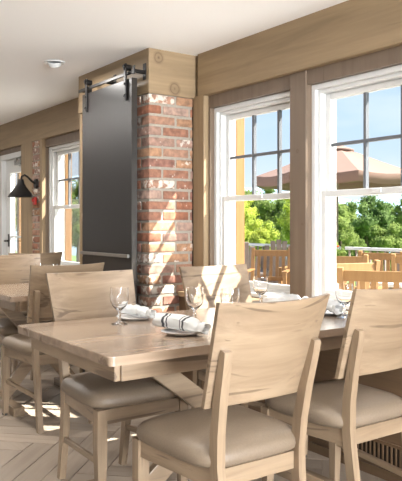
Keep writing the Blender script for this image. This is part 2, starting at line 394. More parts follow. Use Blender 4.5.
# wainscot ledge below the dining windows, with baseboard
wains = MB().box(-3.853, XR, 2.545, PLANE+.005, 0, .705).build('wainscot', 'wainscot'); struct(wains, 'dark brown wood panelling below the windows')
MB().box(-3.853, XR, 2.53, PLANE+.003, .705, .74, .004).build('ledge', 'beam_x', wains)
struct(MB().box(-3.85, XR, 2.525, 2.5445, 0, .045).build('baseboard_right', 'wainscot'), 'dark wood baseboard under the window panelling')
struct(MB().box(-6.98, -4.95, 2.68, PLANE-.001, 0, .12).build('baseboard_left', 'wainscot'), 'dark baseboard under the far window')
# long floor grille in the panelling
gr = thing('vent_grille', 'long black slotted heating grille low in the panelling under the right chair', 'grille', (-2.2, 2.545, .075))
MB().box(-.62, .95, -.004, -.0005, 0, .085).build('backing', 'vent', gr)
MB().box(-.64, .97, -.012, -.0045, .085, .10).build('frame_rail', 'wainscot', gr); MB().box(-.64, .97, -.012, -.0045, -.015, 0).build('frame_rail', 'wainscot', gr)
sm = MB().box(-.004, .004, -.011, -.0042, 0, .085).mesh('slat', 'wainscot')
for k in range(62): link('slat', sm, gr, (-.61+k*.0255, 0, 0))

# ------------------------------------------------------------------ windows
def window(name, x0, x1, label):
    w = bpy.data.objects.new(name, None); COL.objects.link(w); struct(w, label); w.location = (x0, 0, 0)
    W = x1-x0; Z0, Z1 = .745, 1.992; y0 = 2.735
    # frame, stepped in two profiles
    fr = MB()
    for (ya, yb, t) in ((y0, 2.885, .030), (y0+.022, 2.885, .050)):
        o = 0 if t == .030 else .0303
        fr.box(o, t, ya, yb, Z0+o, Z1-o, .003); fr.box(W-t, W-o, ya, yb, Z0+o, Z1-o, .003)
        fr.box(t+.0002, W-t-.0002, ya, yb, Z1-t, Z1-o, .003); fr.box(t+.0002, W-t-.0002, ya, yb, Z0+o, Z0+t, .003)
    fr.build('window_frame', 'white_paint', w)
    zm = 1.372
    def sash(nm, ya, yb, za, zb, grid):
        s = MB(); t = .034; a, b = .0505, W-.0505
        s.box(a, a+t, ya, yb, za, zb, .003); s.box(b-t, b, ya, yb, za, zb, .003)
        s.box(a+t, b-t, ya, yb, zb-t, zb, .003); s.box(a+t, b-t, ya, yb, za, za+t, .003)
        so = s.build(nm, 'white_paint', w)
        ym = (ya+yb)/2; gx0, gx1, gz0, gz1 = a+t, b-t, za+t, zb-t
        if grid:
            for k in (1, 2):
                x = gx0+(gx1-gx0)*k/3; MB().box(x-.009, x+.009, ym-.012, ym+.012, gz0, gz1).build('muntin', 'muntin', so)
            z = (gz0+gz1)/2
            for k in range(3):
                xa = gx0+(gx1-gx0)*k/3 + (.0092 if k else 0); xb = gx0+(gx1-gx0)*(k+1)/3 - (.0092 if k < 2 else 0)
                MB().box(xa, xb, ym-.011, ym+.011, z-.009, z+.009).build('muntin', 'muntin', so)
                for (zl, zh) in ((gz0, z-.0092), (z+.0092, gz1)):
                    MB().box(xa, xb, ym-.002, ym+.002, zl, zh).build('pane', 'pane', so)
        else:
            MB().box(gx0, gx1, ym-.002, ym+.002, gz0, gz1).build('pane', 'pane', so)
    sash('upper_sash', 2.800, 2.835, zm-.017, Z1-.0503, True)
    sash('lower_sash', 2.762, 2.797, Z0+.0503, zm+.017, False)
    MB().box(0, W, 2.7055, 2.7345, Z0-.004, Z0+.022, .004).build('window_sill', 'white_paint', w)
    lk = MB(); lk.box(W/2-.03, W/2+.03, 2.75, 2.7615, zm-.01, zm+.012, .003); lk.build('sash_lock', 'white_paint', w)
    return w
window('window_1', -3.707, -2.802, 'white sash window with six-pane upper sash beside the brick pillar')
window('window_2', -2.770, -1.865, 'white sash window with six-pane upper sash behind the right chairs')
window('window_3', -6.59, -5.685, 'white sash window at far left beyond the barn door')
# timber mullion post between the two dining windows
struct(MB().box(-2.905, -2.772, 2.692, 2.7345, .74, BEAM_Z, .003).build('trim_9', 'post_z'), 'brown timber post between the two dining windows')

# white glazed door at far left
dr = bpy.data.objects.new('door_1', None); COL.objects.link(dr); struct(dr, 'white glazed door at the far left'); dr.location = (-8.02, 0, 0)
mb = MB(); mb.box(0, .06, 2.705, 2.87, 0, 2.02, .003); mb.box(.74, .80, 2.705, 2.87, 0, 2.02, .003); mb.box(.0602, .7398, 2.705, 2.87, 1.96, 2.02, .003)
mb.build('door_frame', 'white_paint', dr)
mb = MB(); mb.box(.065, .205, 2.76, 2.80, .01, 1.955, .003); mb.box(.595, .735, 2.76, 2.80, .01, 1.955, .003)
mb.box(.2052, .5948, 2.76, 2.80, 1.80, 1.955, .003); mb.box(.2052, .5948, 2.76, 2.80, .01, .30, .003)
lf = mb.build('door_leaf', 'white_paint', dr)
for k in range(2): MB().box(.205, .595, 2.778, 2.782, .30+k*.76, .30+k*.76+.74).build('pane', 'pane', lf)
MB().box(.205, .595, 2.768, 2.792, 1.04, 1.06).build('muntin', 'white_paint', lf)
mb = MB(); mb.tube([(.16, 2.76, 1.0), (.16, 2.71, 1.0)], .012); mb.tube([(.16, 2.71, 1.0), (.27, 2.705, 1.0)], .010); mb.box(.135, .185, 2.754, 2.7598, .93, 1.08, .003)
mb.build('door_handle', 'black_metal', lf, True)
mb = MB(); mb.box(.50, .70, 2.70, 2.7598, 1.87, 1.93, .006); mb.bar((.55, 2.71, 1.9), (.62, 2.69, 1.94), .02, .012); mb.build('door_closer', 'steel', lf)

# ------------------------------------------------------------------ brick pillar
CXR, CXL, CY = -3.855, -4.885, 2.305       # corner x, far end x, front y
pil = thing('brick_pillar', 'old red brick pillar with worn whitewash patches behind the sliding barn door', 'pillar', ((CXL+CXR)/2, (CY+2.9)/2, 0))
ox, oy = pil.location.x, pil.location.y
MB().box(CXL-ox+.012, CXR-ox-.005, CY-oy+.005, 2.655-oy, 0, BEAM_Z).build('mortar_core', 'mortar', pil)
COURSE, JT = .0716, .0155
def brickmesh(l, w, h, seed):
    rr = random.Random(seed); m = MB(); m.box(-l/2, l/2, -w/2, w/2, -h/2, h/2, .006)
    for v in m.bm.verts: v.co += Vector((rr.uniform(-1, 1), rr.uniform(-1, 1), rr.uniform(-1, 1)))*.0022
    return m.mesh('brick', 'brick', True, 50)
BM = {}
def brick(parent, cx, cy, cz, lx, ly):
    key = (round(lx, 3), round(ly, 3)); v = random.randrange(3)
    if (key, v) not in BM: BM[(key, v)] = brickmesh(lx, ly, COURSE-JT, hash((key, v)) % 1000)
    return link('brick', BM[(key, v)], parent, (cx+random.uniform(-.002, .002), cy+random.uniform(-.002, .002), cz+random.uniform(-.001, .001)))
SB, HB = .205, .098
for c in range(29):
    z = COURSE*(c+.5)
    # side face (facing +x) and the corner
    if c % 2 == 0:
        brick(pil, CXR-ox-HB/2, CY-oy+SB/2, z, HB, SB)                       # corner stretcher on the side face
        y = CY+SB+JT; ln = 2.6585-y; brick(pil, CXR-ox-HB/2, y-oy+ln/2, z, HB, ln)
        x = CXR-HB-JT
    else:
        brick(pil, CXR-ox-SB/2, CY-oy+HB/2, z, SB, HB)
        y = CY+HB+JT; brick(pil, CXR-ox-HB/2, y-oy+SB/2, z, HB, SB)
        y += SB+JT; ln = 2.6585-y
        if ln > .012: brick(pil, CXR-ox-HB/2, y-oy+ln/2, z, HB, ln)
        x = CXR-SB-JT
    while x > CXL+.06:
        ln = min(SB, x-CXL); brick(pil, x-ln/2-ox, CY-oy+HB/2, z, ln, HB); x -= ln+JT
# wood fascia wrapping the top of the pillar, post on its far edge
fas = MB(); fas.box(-4.925, CXR+.006, CY-.012, 2.9, BEAM_Z+.002, CEIL+.01, .003)
fb = struct(fas.build('trim_10', 'beam_x'), 'knotty pine fascia boxed around the top of the brick pillar')
MB().box(CXR+.0062, CXR+.018, CY-.012, WALL_Y+.03, BEAM_Z-.004, CEIL+.01, .002).build('fascia_board', 'fascia_y', fb)
struct(MB().box(-4.925, -4.887, CY-.004, 2.69, 0, BEAM_Z, .003).build('trim_11', 'beam_z'), 'tan timber post along the far edge of the brick pillar')

# far brick pilaster between window and door posts
pil2 = thing('brick_pilaster', 'narrow strip of red brick behind the black wall lamp', 'pilaster', (-6.755, 2.69, 0))
MB().box(-.098, .098, -.022, .009, 0, BEAM_Z).build('mortar_core', 'mortar', pil2)
for c in range(29):
    z = COURSE*(c+.5); cut = .04 if c % 2 else -.05
    brick(pil2, (-.098+cut-.006)/2, -.0115, z, cut-.006+.098, .04); brick(pil2, (.098+cut+.006)/2, -.0115, z, .098-cut-.006, .04)

# ------------------------------------------------------------------ sliding barn door on its track
bd = thing('barn_door', 'tall dark bronze sliding barn door hanging in front of the brick pillar', 'door', (-4.272, 2.215, .02)); bd['kind'] = 'thing'
DW, DZ = .75, 2.15
MB().box(-DW/2, DW/2, -.02, .02, 0, DZ, .003).build('panel', 'door_metal', bd)
MB().box(DW/2+.0003, DW/2+.004, -.021, .021, 0, DZ).build('edge_trim', 'door_edge', bd)
mb = MB(); mb.box(-DW/2+.01, DW/2-.005, -.045, -.035, .955, .978, .002)
for s in (-.34, .34): mb.box(s-.012, s+.012, -.035, -.0205, .958, .975)
mb.build('push_bar', 'steel', bd)
for s in (-.29, .305):
    mb = MB(); mb.box(s-.013, s+.013, -.034, -.0215, DZ-.14, DZ+.105, .003)
    mb.lathe([(.0001, -.012), (.012, -.010), (.012, .0), (.0001, .002)], 8, (s, -.034, DZ-.11))
    h = mb.build('hanger_strap', 'black_metal', bd)
    w = MB(); w.tube([(s, -.034, DZ+.080), (s, .012, DZ+.080)], .021, 18); w.build('roller_wheel', 'black_metal', h, True)
    w = MB(); w.tube([(s, -.044, DZ+.085), (s, -.0345, DZ+.085)], .011, 10); w.tube([(s, -.042, DZ-.11), (s, -.0345, DZ-.11)], .010, 10); w.tube([(s, -.042, DZ-.03), (s, -.0345, DZ-.03)], .010, 10)
    w.build('bolt', 'black_metal', h, True)
tr = thing('door_track', 'black steel barn door track bracketed to the pine fascia', 'track', (-4.29, 2.293, 2.17+.03))
MB().box(-.44, .43, -.092, -.080, .0, .022, .002).build('rail', 'black_metal', tr)
for x in (-.41, -.02, .40):
    mb = MB(); mb.tube([(x, -.0798, .015), (x, -.004, .015)], .014, 12); mb.box(x-.02, x+.02, -.004, .0, -.035, .075, .002); mb.build('bracket', 'black_metal', tr)
MB().box(.405, .435, -.1, -.0925, -.012, .046, .003).build('end_stop', 'black_metal', tr)

# ------------------------------------------------------------------ wall lamp, alarm, ceiling spot
lp = thing('wall_lamp', 'black gooseneck barn lamp with cone shade on the far brick strip', 'lamp', (-6.72, 2.655, 1.62))
MB().tube([(0, 0, 0), (0, -.02, 0)], [.055, .045], 18).build('wall_plate', 'black_metal', lp, True)
arc = [(0, -.02, 0), (0, -.06, .03), (0, -.10, .07), (0, -.13, .085), (0, -.16, .07), (0, -.17, .03)]
MB().tube(arc, .011, 10).build('arm', 'black_metal', lp, True)
sh = MB(); sh.lathe([(.028, .04), (.035, .0), (.05, -.03), (.135, -.14), (.132, -.142), (.045, -.036), (.03, -.005), (.001, .0)], 26, (0, -.17, 0))
sh.build('shade', 'black_metal', lp, True, 60)
MB().tube([(0, -.17, .04), (0, -.17, -.005)], .026, 14).build('socket', 'black_metal', lp, True)
al = thing('fire_alarm', 'small red fire alarm on the far brick strip under the wall lamp', 'alarm', (-6.74, 2.655, 1.44))
MB().box(-.03, .03, -.03, 0, -.04, .04, .008).build('housing', 'red_plastic', al)
MB().tube([(0, -.0305, .01), (0, -.045, .01)], [.02, .015], 16).build('sounder', 'red_plastic', al, True)
def spotlight(x, y, label, power=12):
    sp = thing('ceiling_spotlight', label, 'light', (x, y, CEIL), 0, 'recessed eyeball ceiling spotlights')
    MB().lathe([(.052, -.004), (.072, -.009), (.075, -.001), (.05, -.001)], 24).build('trim_ring', 'white_paint', sp, True)
    rot = Matrix.Rotation(R(24), 4, Vector((RGT.x, RGT.y, 0)))
    mb = MB(); mb.lathe([(.05, -.002), (.048, -.02), (.038, -.035), (.030, -.036)], 20); bmesh.ops.transform(mb.bm, matrix=rot, verts=mb.bm.verts[:]); mb.build('eyeball', 'white_paint', sp, True)
    mb = MB(); mb.lathe([(.0002, -.032), (.030, -.0355)], 18); bmesh.ops.transform(mb.bm, matrix=rot, verts=mb.bm.verts[:]); mb.build('lens', 'lens', sp)
    d = bpy.data.lights.new('spot_lamp', 'AREA'); d.shape = 'DISK'; d.size = .16; d.energy = power; d.color = (1, .97, .93)
    o = bpy.data.objects.new('spot_lamp', d); COL.objects.link(o); o.parent = sp; o.location = (0, 0, -.05)
spotlight(-4.57, 1.94, 'round white recessed eyeball spotlight in the ceiling above the left table', 6)
for k, x in enumerate((-7.4, -5.9, -4.4, -2.9, -1.4)): spotlight(x, 1.12, 'unseen recessed ceiling spotlight added as fill, ' + ['by the white door', 'over the furthest small table', 'over the left small table', 'over the foreground table', 'nearest the viewer'][k], 12 if x < -3 else 8)  # out-of-frame spots, added to brighten floor and table tops

# ------------------------------------------------------------------ dining chairs
def make_chair():
    t = thing('dining_chair', 'x', 'chair')
    # cushion : rounded square, domed
    def ring(sc, z, fx=.235, fy=.235):
        n = 40; pts = []
        for k in range(n):
            a = 2*math.pi*k/n; ca, sa = math.cos(a), math.sin(a); ex = .42
            x = math.copysign(abs(ca)**ex, ca)*fx*sc; y = math.copysign(abs(sa)**ex, sa)*fy*sc
            y *= 1 + .06*(x/.235)
            pts.append((x+.005, y, z))
        return pts
    mb = MB(); mb.loft([ring(.93, .436), ring(.985, .446), ring(1.0, .462), ring(.985, .478), ring(.94, .492), ring(.85, .503), ring(.68, .511), ring(.4, .516), ring(.1, .517)])
    mb.build('seat', 'leather', t, True, 70)
    # aprons
    MB().box(.195, .220, -.178, .178, .375, .435, .002).build('front_rail', 'maple_y', t)
    MB().box(-.215, -.190, -.152, .152, .375, .435, .002).build('back_rail', 'maple_y', t)
    for s in (-1, 1):
        mb = MB(); mb.loft([[(-.193, s*.180, .375), (-.193, s*.158, .375), (-.193, s*.158, .435), (-.193, s*.180, .435)], [(.185, s*.215, .375), (.185, s*.193, .375), (.185, s*.193, .435), (.185, s*.215, .435)]])
        mb.build('side_rail', 'maple_x', t)
        # front leg
        mb = MB(); a, b = .022, .015; cx0, cy0 = .203, s*.201
        mb.loft([[(cx0-b+.006, cy0-b, 0), (cx0+b+.006, cy0-b, 0), (cx0+b+.006, cy0+b, 0), (cx0-b+.006, cy0+b, 0)], [(cx0-a, cy0-a, .30), (cx0+a, cy0-a, .30), (cx0+a, cy0+a, .30), (cx0-a, cy0+a, .30)], [(cx0-a, cy0-a, .436), (cx0+a, cy0-a, .436), (cx0+a, cy0+a, .436), (cx0-a, cy0+a, .436)]])
        lg = mb.build('leg', 'maple_z', t)
        MB().tube([(cx0+.006, cy0, -.0), (cx0+.006, cy0, .012)], .0185, 12).build('foot_glide', 'cap_rubber', lg)
        # rear leg runs up to carry the backrest
        prof = [(-.272, 0, .015), (-.252, .12, .018), (-.232, .26, .020), (-.218, .38, .021), (-.214, .45, .021), (-.222, .55, .020), (-.243, .66, .018), (-.268, .76, .016), (-.279, .805, .014)]
        mb = MB(); hw = .0155; cy = s*.186; yy = lambda z: s*(.164 + .022*min(1, max(0, (z-.30)/.5)))
        rings = [[(x-d, yy(z)-hw, z), (x+d, yy(z)-hw, z), (x+d, yy(z)+hw, z), (x-d, yy(z)+hw, z)] for x, z, d in prof]
        rings.append([(-.291, cy-hw*.9, .815), (-.272, cy-hw*.9, .822), (-.272, cy+hw*.9, .822), (-.291, cy+hw*.9, .815)])
        mb.loft(rings); mb.build('leg', 'maple_z', t, True, 30)
        # side stretcher
        mb = MB(); mb.bar((-.238, s*.165, .195), (.20, s*.199, .215), .016, .026, .003); mb.build('stretcher', 'maple_x', t)
    # curved backrest
    mb = MB(); ny, nz_ = 18, 8
    def P(i, k, side):
        v = i/ny*2-1; w = k/nz_; z = .638 + (.962-.638)*w + (1-w)*.010*(v*v) * -1
        hwid = .210 + .020*w
        y = v*hwid; x = -.236 - .108*w + .046*v*v
        return (x + side*.0085, y, z + (.006*v*v*w))
    vs = {}
    for sd in (-1, 1):
        for i in range(ny+1):
            for k in range(nz_+1): vs[sd, i, k] = mb.bm.verts.new(P(i, k, sd))
    f = mb.bm.faces.new
    for i in range(ny):
        for k in range(nz_):
            f((vs[-1, i, k], vs[-1, i+1, k], vs[-1, i+1, k+1], vs[-1, i, k+1])); f((vs[1, i, k], vs[1, i, k+1], vs[1, i+1, k+1], vs[1, i+1, k]))
        f((vs[-1, i, 0], vs[1, i, 0], vs[1, i+1, 0], vs[-1, i+1, 0])); f((vs[-1, i, nz_], vs[-1, i+1, nz_], vs[1, i+1, nz_], vs[1, i, nz_]))
    for k in range(nz_):
        f((vs[-1, 0, k], vs[-1, 0, k+1], vs[1, 0, k+1], vs[1, 0, k])); f((vs[-1, ny, k], vs[1, ny, k], vs[1, ny, k+1], vs[-1, ny, k+1]))
    mb.build('backrest', 'maple_y', t, True, 40)
    return t
proto = make_chair()
chairs = [
    ((-1.885, 1.415), PI, 'pale maple dining chair in the foreground, its curved back towards us before the table'),
    ((-1.93, 2.055), PI, 'pale maple dining chair at the right edge, cut off by the frame'),
    ((-2.70, 1.46), 0, 'maple dining chair tucked under the near table, backrest left of the first goblet'),
    ((-2.735, 2.235), 0, 'maple dining chair against the window with bright sunlight across its backrest'),
    ((-3.955, 1.64), PI, 'maple dining chair with its back between the near table and the far left table'),
    ((-4.70, 1.77), 0, 'maple dining chair at the left edge behind the far left table'),
    ((-5.60, 2.09), PI, 'maple dining chair with sunlit end, under the far window beyond the barn door'),
    ((-6.63, 2.09), 0, 'sunlit maple dining chair furthest away, by the white door'),
]
for i, ((x, y), a, lab) in enumerate(chairs): place(proto, i == 0, (x, y, 0), a, lab, 'maple dining chairs with leather seats')

# ------------------------------------------------------------------ tables
def make_table(label, x0, x1, y0, y1, cross):
    cx, cy = (x0+x1)/2, (y0+y1)/2; hx, hy = (x1-x0)/2, (y1-y0)/2
    t = thing('dining_table', label, 'table', (cx, cy, 0), 0, 'maple tables with crossed legs')
    # top of glued boards running along y
    n = 6; w = 2*hx/n
    for k in range(n):
        a = -hx+k*w; mb = MB(); r_ = .018
        def cc(x, y):          # round the four outer corners
            return [(x, y)]
        pts = []
        for (px_, py_) in ((a+.0003, -hy), (a+w-.0003, -hy), (a+w-.0003, hy), (a+.0003, hy)):
            if abs(abs(px_)-hx) < .002:
                sx_, sy_ = math.copysign(1, px_), math.copysign(1, py_); arcp = [(px_-sx_*r_*(1-math.cos(g)), py_-sy_*r_*(1-math.sin(g))) for g in (0, PI/8, PI/4, 3*PI/8, PI/2)]
                pts += arcp if (sx_*sy_ > 0) else arcp[::-1]
            else: pts.append((px_, py_))
        mb.loft([[(x, y, .728) for x, y in pts], [(x, y, .757) for x, y in pts], [(x*.998+.002*(a+w/2), y*.998, .760) for x, y in pts]])
        mb.build('top_board', 'top_y', t)
    ix, iy = hx-.058, hy-.058
    for q in (-1, 1):
        MB().box(-ix, ix, q*iy-.011, q*iy+.011, .662, .7278, .002).build('apron', 'maple_x', t)
        MB().box(q*ix-.011, q*ix+.011, -iy+.0112, iy-.0112, .662, .7278, .002).build('apron', 'maple_y', t)
    planes = [0]
    sy = .42 if cross == 'single' else .27
    for xp in planes:
        for s in (-1, 1):
            mb = MB(); mb.bar((xp+s*.019, -s*sy, .06), (xp+s*.019, s*sy, .70), .036, .085, .003); mb.build('cross_leg', 'maple_y', t)
    for s in (-1, 1):
        wd = .33
        MB().box(-wd, wd, s*sy-.035, s*sy+.035, .0, .055, .004).build('foot', 'maple_x', t)
        MB().box(-min(wd, hx-.06), min(wd, hx-.06), s*min(sy, .24)-.04, s*min(sy, .24)+.04, .690, .7278, .003).build('top_batten', 'maple_x', t)
    return t
make_table('large maple dining table in the foreground set with goblets and rolled napkins', -2.85, -1.98, 1.035, 2.50, 'single')
make_table('small maple table at the left edge, in front of the barn door', -4.84, -3.966, 1.405, 2.13, 'double')
make_table('small maple table furthest away, near the white door', -6.60, -5.74, 1.72, 2.44, 'double')

# ------------------------------------------------------------------ tableware
def goblet_mesh():
    prof = [(.0005, .0), (.036, .0005), (.037, .003), (.018, .007), (.0075, .014), (.0055, .028), (.009, .036), (.0055, .044), (.006, .056), (.018, .066), (.033, .082), (.0405, .105), (.042, .130), (.0395, .160),
            (.0385, .160), (.0408, .130), (.0392, .106), (.0318, .085), (.016, .070), (.0005, .064)]
    return MB().lathe(prof, 28)
gm = goblet_mesh().mesh('water_goblet', 'goblet', True, 60)
def goblet(x, y, label, z=.7605):
    return tag(link('water_goblet', gm, None, (x, y, z)), label, 'glass', 'clear water goblets')
def plate_mesh(mat): return MB().lathe([(.0005, .0), (.05, .0), (.058, .002), (.085, .013), (.086, .0145), (.057, .006), (.05, .0045), (.0005, .0045)], 32).mesh('side_plate', mat, True, 50)
pmw, pmg = plate_mesh('china'), plate_mesh('grey_china')
def plate(x, y, label, z=.7605, me=None):
    return tag(link('side_plate', me or pmw, None, (x, y, z)), label, 'plate', 'small side plates')
def napkin_mesh(crumple=0.0):
    """rolled cloth napkin: flattened roll with a pinched end, a free flap and folds"""
    mb = MB(); n = 22; rings = []
    for i in range(21):
        s = i/20; x = -.12 + .24*s
        w = .032 + .012*math.sin(s*3.1) + .006*math.sin(s*9+1); h = .023 + .007*math.sin(s*3.1+.4)
        if s > .75: w *= 1-.35*math.sin((s-.75)/.15*math.pi)*(s < .9) ; h *= 1-.35*math.sin((s-.75)/.15*math.pi)*(s < .9)
        yc = .010*math.sin(s*4.0); zc = h + .012*(1-s)**2
        ring = []
        for k in range(n):
            a = 2*math.pi*k/n; f = 1 + .07*math.sin(5*a + 3*s) + .05*math.sin(9*a - 5*s)
            ring.append((x + .006*math.sin(3*a)*(s in (0, 1)), yc + w*f*math.cos(a), zc + h*f*math.sin(a)))
        rings.append(ring)
    for s_, xe in ((0, -.105), (20, .105)):
        pass
    inner0 = [((p[0]+.022), p[1]*.55, .031+(p[2]-.031)*.5) for p in rings[0]]
    inner1 = [((p[0]-.02), p[1]*.5+.004, .019+(p[2]-.019)*.5) for p in rings[-1]]
    mb.loft([inner0] + rings + [inner1])
    if crumple:
        for v in mb.bm.verts:
            q = noise.noise_vector(v.co*28 + Vector((3, 1, 7))); v.co += Vector((q.x, q.y, abs(q.z)*1.2))*crumple
    return mb
nm1 = napkin_mesh().mesh('napkin', 'striped', True, 60); nm2 = napkin_mesh(.020).mesh('napkin', 'linen', True, 60)
def napkin(x, y, rz, label, me, z=.7705, sc=1):
    return tag(link('napkin', me, None, (x, y, z), (0, 0, rz), (sc, sc, sc)), label, 'napkin', 'rolled cloth napkins')
goblet(-2.62, 1.415, 'clear water goblet at the left of the foreground table, in front of the left chair')
plate(-2.71, 1.545, 'white side plate under the plain napkin at the left of the foreground table')
napkin(-2.705, 1.56, R(20), 'crumpled white napkin on the plate beside the left goblet', nm2, sc=.72)
goblet(-2.45, 1.70, 'clear water goblet behind the striped napkin in the middle of the foreground table')
plate(-2.235, 1.49, 'white side plate under the striped napkin')
napkin(-2.235, 1.49, R(22), 'rolled white napkin with dark stripes in the middle of the foreground table', nm1, sc=1.0)
goblet(-2.31, 1.79, 'clear water goblet just left of the foreground chair back, before the sunlit chair')
goblet(-2.735, 2.325, 'clear water goblet before the left window, seen above the foreground chair back')
plate(-2.62, 2.41, 'white side plate at the window end of the table, below the left window')
napkin(-2.62, 2.41, R(40), 'folded white napkin at the window end of the table, below the left window', nm2, sc=.9)
goblet(-2.18, 2.365, 'clear water goblet between the two chair backs, before the right window')
plate(-2.31, 2.405, 'dark grey side plate between the two right chair backs', me=pmg)
napkin(-2.31, 2.405, R(-20), 'pale napkin on the grey plate between the two right chair backs', nm2, sc=.8)
goblet(-4.50, 1.80, 'clear goblet on the small left table, the left of two')
goblet(-4.42, 1.86, 'clear goblet on the small left table, the right of two')
plate(-4.20, 2.02, 'white side plate on the small left table before the barn door')
napkin(-4.20, 2.02, R(30), 'white napkin on the small left table before the barn door', nm2, sc=.9)
plate(-4.66, 1.98, 'white side plate on the far side of the small left table')
napkin(-4.66, 1.98, R(70), 'white napkin on the far side of the small left table', nm2, sc=.8)

# ------------------------------------------------------------------ outside: deck, railing, furniture
DECK = -.12
deck = struct(MB().box(-16, 6, 2.905, 8.6, DECK-.2, DECK-.022).build('deck', 'deck_wood'), 'weathered deck outside the windows, paled to bounce light indoors')
dm = MB().box(-16, 6, .003, .137, DECK-.0215, DECK, 0).mesh('deck_board', 'deck_wood')
for k in range(40): link('deck_board', dm, deck, (0, 2.93+k*.14, 0))
lawn = MB()
gx = [-160+16*i for i in range(16)]; gy = [8.55, 12, 18, 26, 36, 50, 80, 120]
vv = [[lawn.bm.verts.new((x, y, -.45 - max(0, y-9)*.10)) for x in gx] for y in gy]
for a, b in zip(vv, vv[1:]):
    for i in range(len(gx)-1): lawn.bm.faces.new((a[i], a[i+1], b[i+1], b[i]))
struct(lawn.build('ground', 'lawn'), 'green lawn sloping away beyond the deck')
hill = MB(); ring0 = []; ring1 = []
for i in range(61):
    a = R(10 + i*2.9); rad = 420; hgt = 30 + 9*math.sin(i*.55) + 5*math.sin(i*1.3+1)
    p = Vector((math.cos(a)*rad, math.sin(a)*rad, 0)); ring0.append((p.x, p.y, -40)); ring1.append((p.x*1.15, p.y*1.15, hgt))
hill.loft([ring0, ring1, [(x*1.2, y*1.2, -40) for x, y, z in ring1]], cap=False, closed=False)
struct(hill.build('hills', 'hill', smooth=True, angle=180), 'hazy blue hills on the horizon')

rl = thing('deck_railing', 'pale deck railing with thin balusters behind the patio chairs', 'railing', (-6, 8.35, DECK))
MB().box(-9, 10, -.05, .05, .90, .945, .004).build('top_rail', 'white_paint', rl)
MB().box(-9, 10, -.025, .025, .08, .13, .003).build('bottom_rail', 'grey_wood', rl)
pmesh = MB().box(-.05, .05, -.045, .045, 0, .8995).mesh('post', 'grey_wood'); bmesh_ = MB().box(-.012, .012, -.012, .012, .13, .8995).mesh('baluster', 'grey_wood')
for k in range(10): link('post', pmesh, rl, (-8.9+k*2.08, 0, 0))
for k in range(130):
    if abs((k*.145+.07) % 2.08) > .06: link('baluster', bmesh_, rl, (-8.9+k*.145+.07, 0, 0))

def patio_chair(mat):
    t = thing('patio_chair', 'x', 'chair'); W_ = .27
    for s in (-1, 1):
        mb = MB(); mb.bar((-.24, s*W_, 0), (-.23, s*W_, .45), .05, .05, .004); mb.bar((-.23, s*W_, .45), (-.33, s*W_, .96), .05, .05, .004); mb.build('rear_post', mat, t)
        MB().box(.20, .25, s*W_-.025, s*W_+.025, 0, .64, .004).build('leg', mat, t)
        MB().box(-.28, .28, s*W_-.035, s*W_+.035, .6405, .665, .004).build('armrest', mat, t)
    MB().bar((-.315, -W_+.025, .89), (-.315, W_-.025, .89), .03, .09, .004).build('top_rail', mat, t)
    MB().bar((-.247, -W_+.025, .52), (-.247, W_-.025, .52), .03, .06, .004).build('lower_rail', mat, t)
    for k in range(5):
        y = -.18 + k*.09; mb = MB(); mb.bar((-.25, y, .54), (-.306, y, .85), .045, .016, .002); mb.build('back_slat', mat, t)
    for k in range(5): MB().box(-.21+k*.085, -.21+k*.085+.072, -.244, .244, .42, .44, .003).build('seat_slat', mat, t)
    for s in (-1, 1): MB().box(-.21, .198, s*(W_-.012)-.01, s*(W_-.012)+.01, .35, .4198).build('side_rail', mat, t)
    return t
pc = patio_chair('golden_wood'); pco = patio_chair('orange_wood')
G = 'wooden slat-back patio chairs'
def outp(u, d): return at(u, d, DECK)
place(pco, True, outp(268, 9.6), R(-50), 'orange-brown slat-back patio chair outside the left window', G)
place(pco, False, outp(302, 10.2), R(-60), 'orange-brown patio chair half hidden by the post between the windows', G)
spec = [(379, 5.8, -58, 'golden slat-back patio chair nearest outside the right window'),
        (336, 6.9, -15, 'golden patio chair turned sideways at the left of the right window'),
        (350, 8.3, -62, 'golden patio chair by the railing, left of two seen through the right window'),
        (385, 9.2, -60, 'golden patio chair by the railing, right of two seen through the right window'),
        (420, 8.3, -60, 'golden patio chair at the right edge outside by the railing')]
for i, (u, d, a, lab) in enumerate(spec): place(pc, i == 0, outp(u, d), R(a+180), lab, G)
# patio table
pt = thing('patio_table', 'pale round patio table outside the right window', 'table', outp(412, 6.9))
MB().tube([(0, 0, .70), (0, 0, .73)], .42, 36).build('table_top', 'white_paint', pt); MB().tube([(0, 0, .03), (0, 0, .6995)], .035, 12).build('stem', 'grey_wood', pt)
MB().tube([(0, 0, 0), (0, 0, .03)], .24, 20).build('base', 'grey_wood', pt)
# adirondack chairs
def adirondack():
    t = thing('adirondack_chair', 'x', 'chair')
    for k in range(7):
        y0 = (k-3)*.062; yt = (k-3)*.098; ht = .84 - .026*(k-3)**2
        a = Vector((-.18, y0, .28)); b = a + Vector((-.36*ht, yt-y0, .93*ht)); mb = MB(); mb.bar(a, b, .082, .018, .004); mb.build('back_slat', 'grey_wood', t)
    for k in range(5): MB().bar((-.18+k*.12, -.26, .28+k*.022), (-.18+k*.12, .26, .28+k*.022), .10, .02).build('seat_slat', 'grey_wood', t)
    for s in (-1, 1):
        MB().box(.30, .36, s*.29-.03, s*.29+.03, 0, .52).build('leg', 'grey_wood', t); MB().bar((-.40, s*.26, .03), (.38, s*.26, .34), .03, .09).build('side_rail', 'grey_wood', t)
        MB().box(-.35, .42, s*.33-.07, s*.33+.07, .5203, .545, .004).build('armrest', 'grey_wood', t)
        MB().box(-.30, -.25, s*.30-.02, s*.30+.02, 0, .52).build('leg', 'grey_wood', t)
    return t
ad = adirondack()
place(ad, True, outp(243, 11.0), R(135), 'dark weathered adirondack chair outside the left window, the left of two', 'adirondack chairs')
place(ad, False, outp(277, 11.6), R(142), 'dark weathered adirondack chair outside the left window, the right of two', 'adirondack chairs')
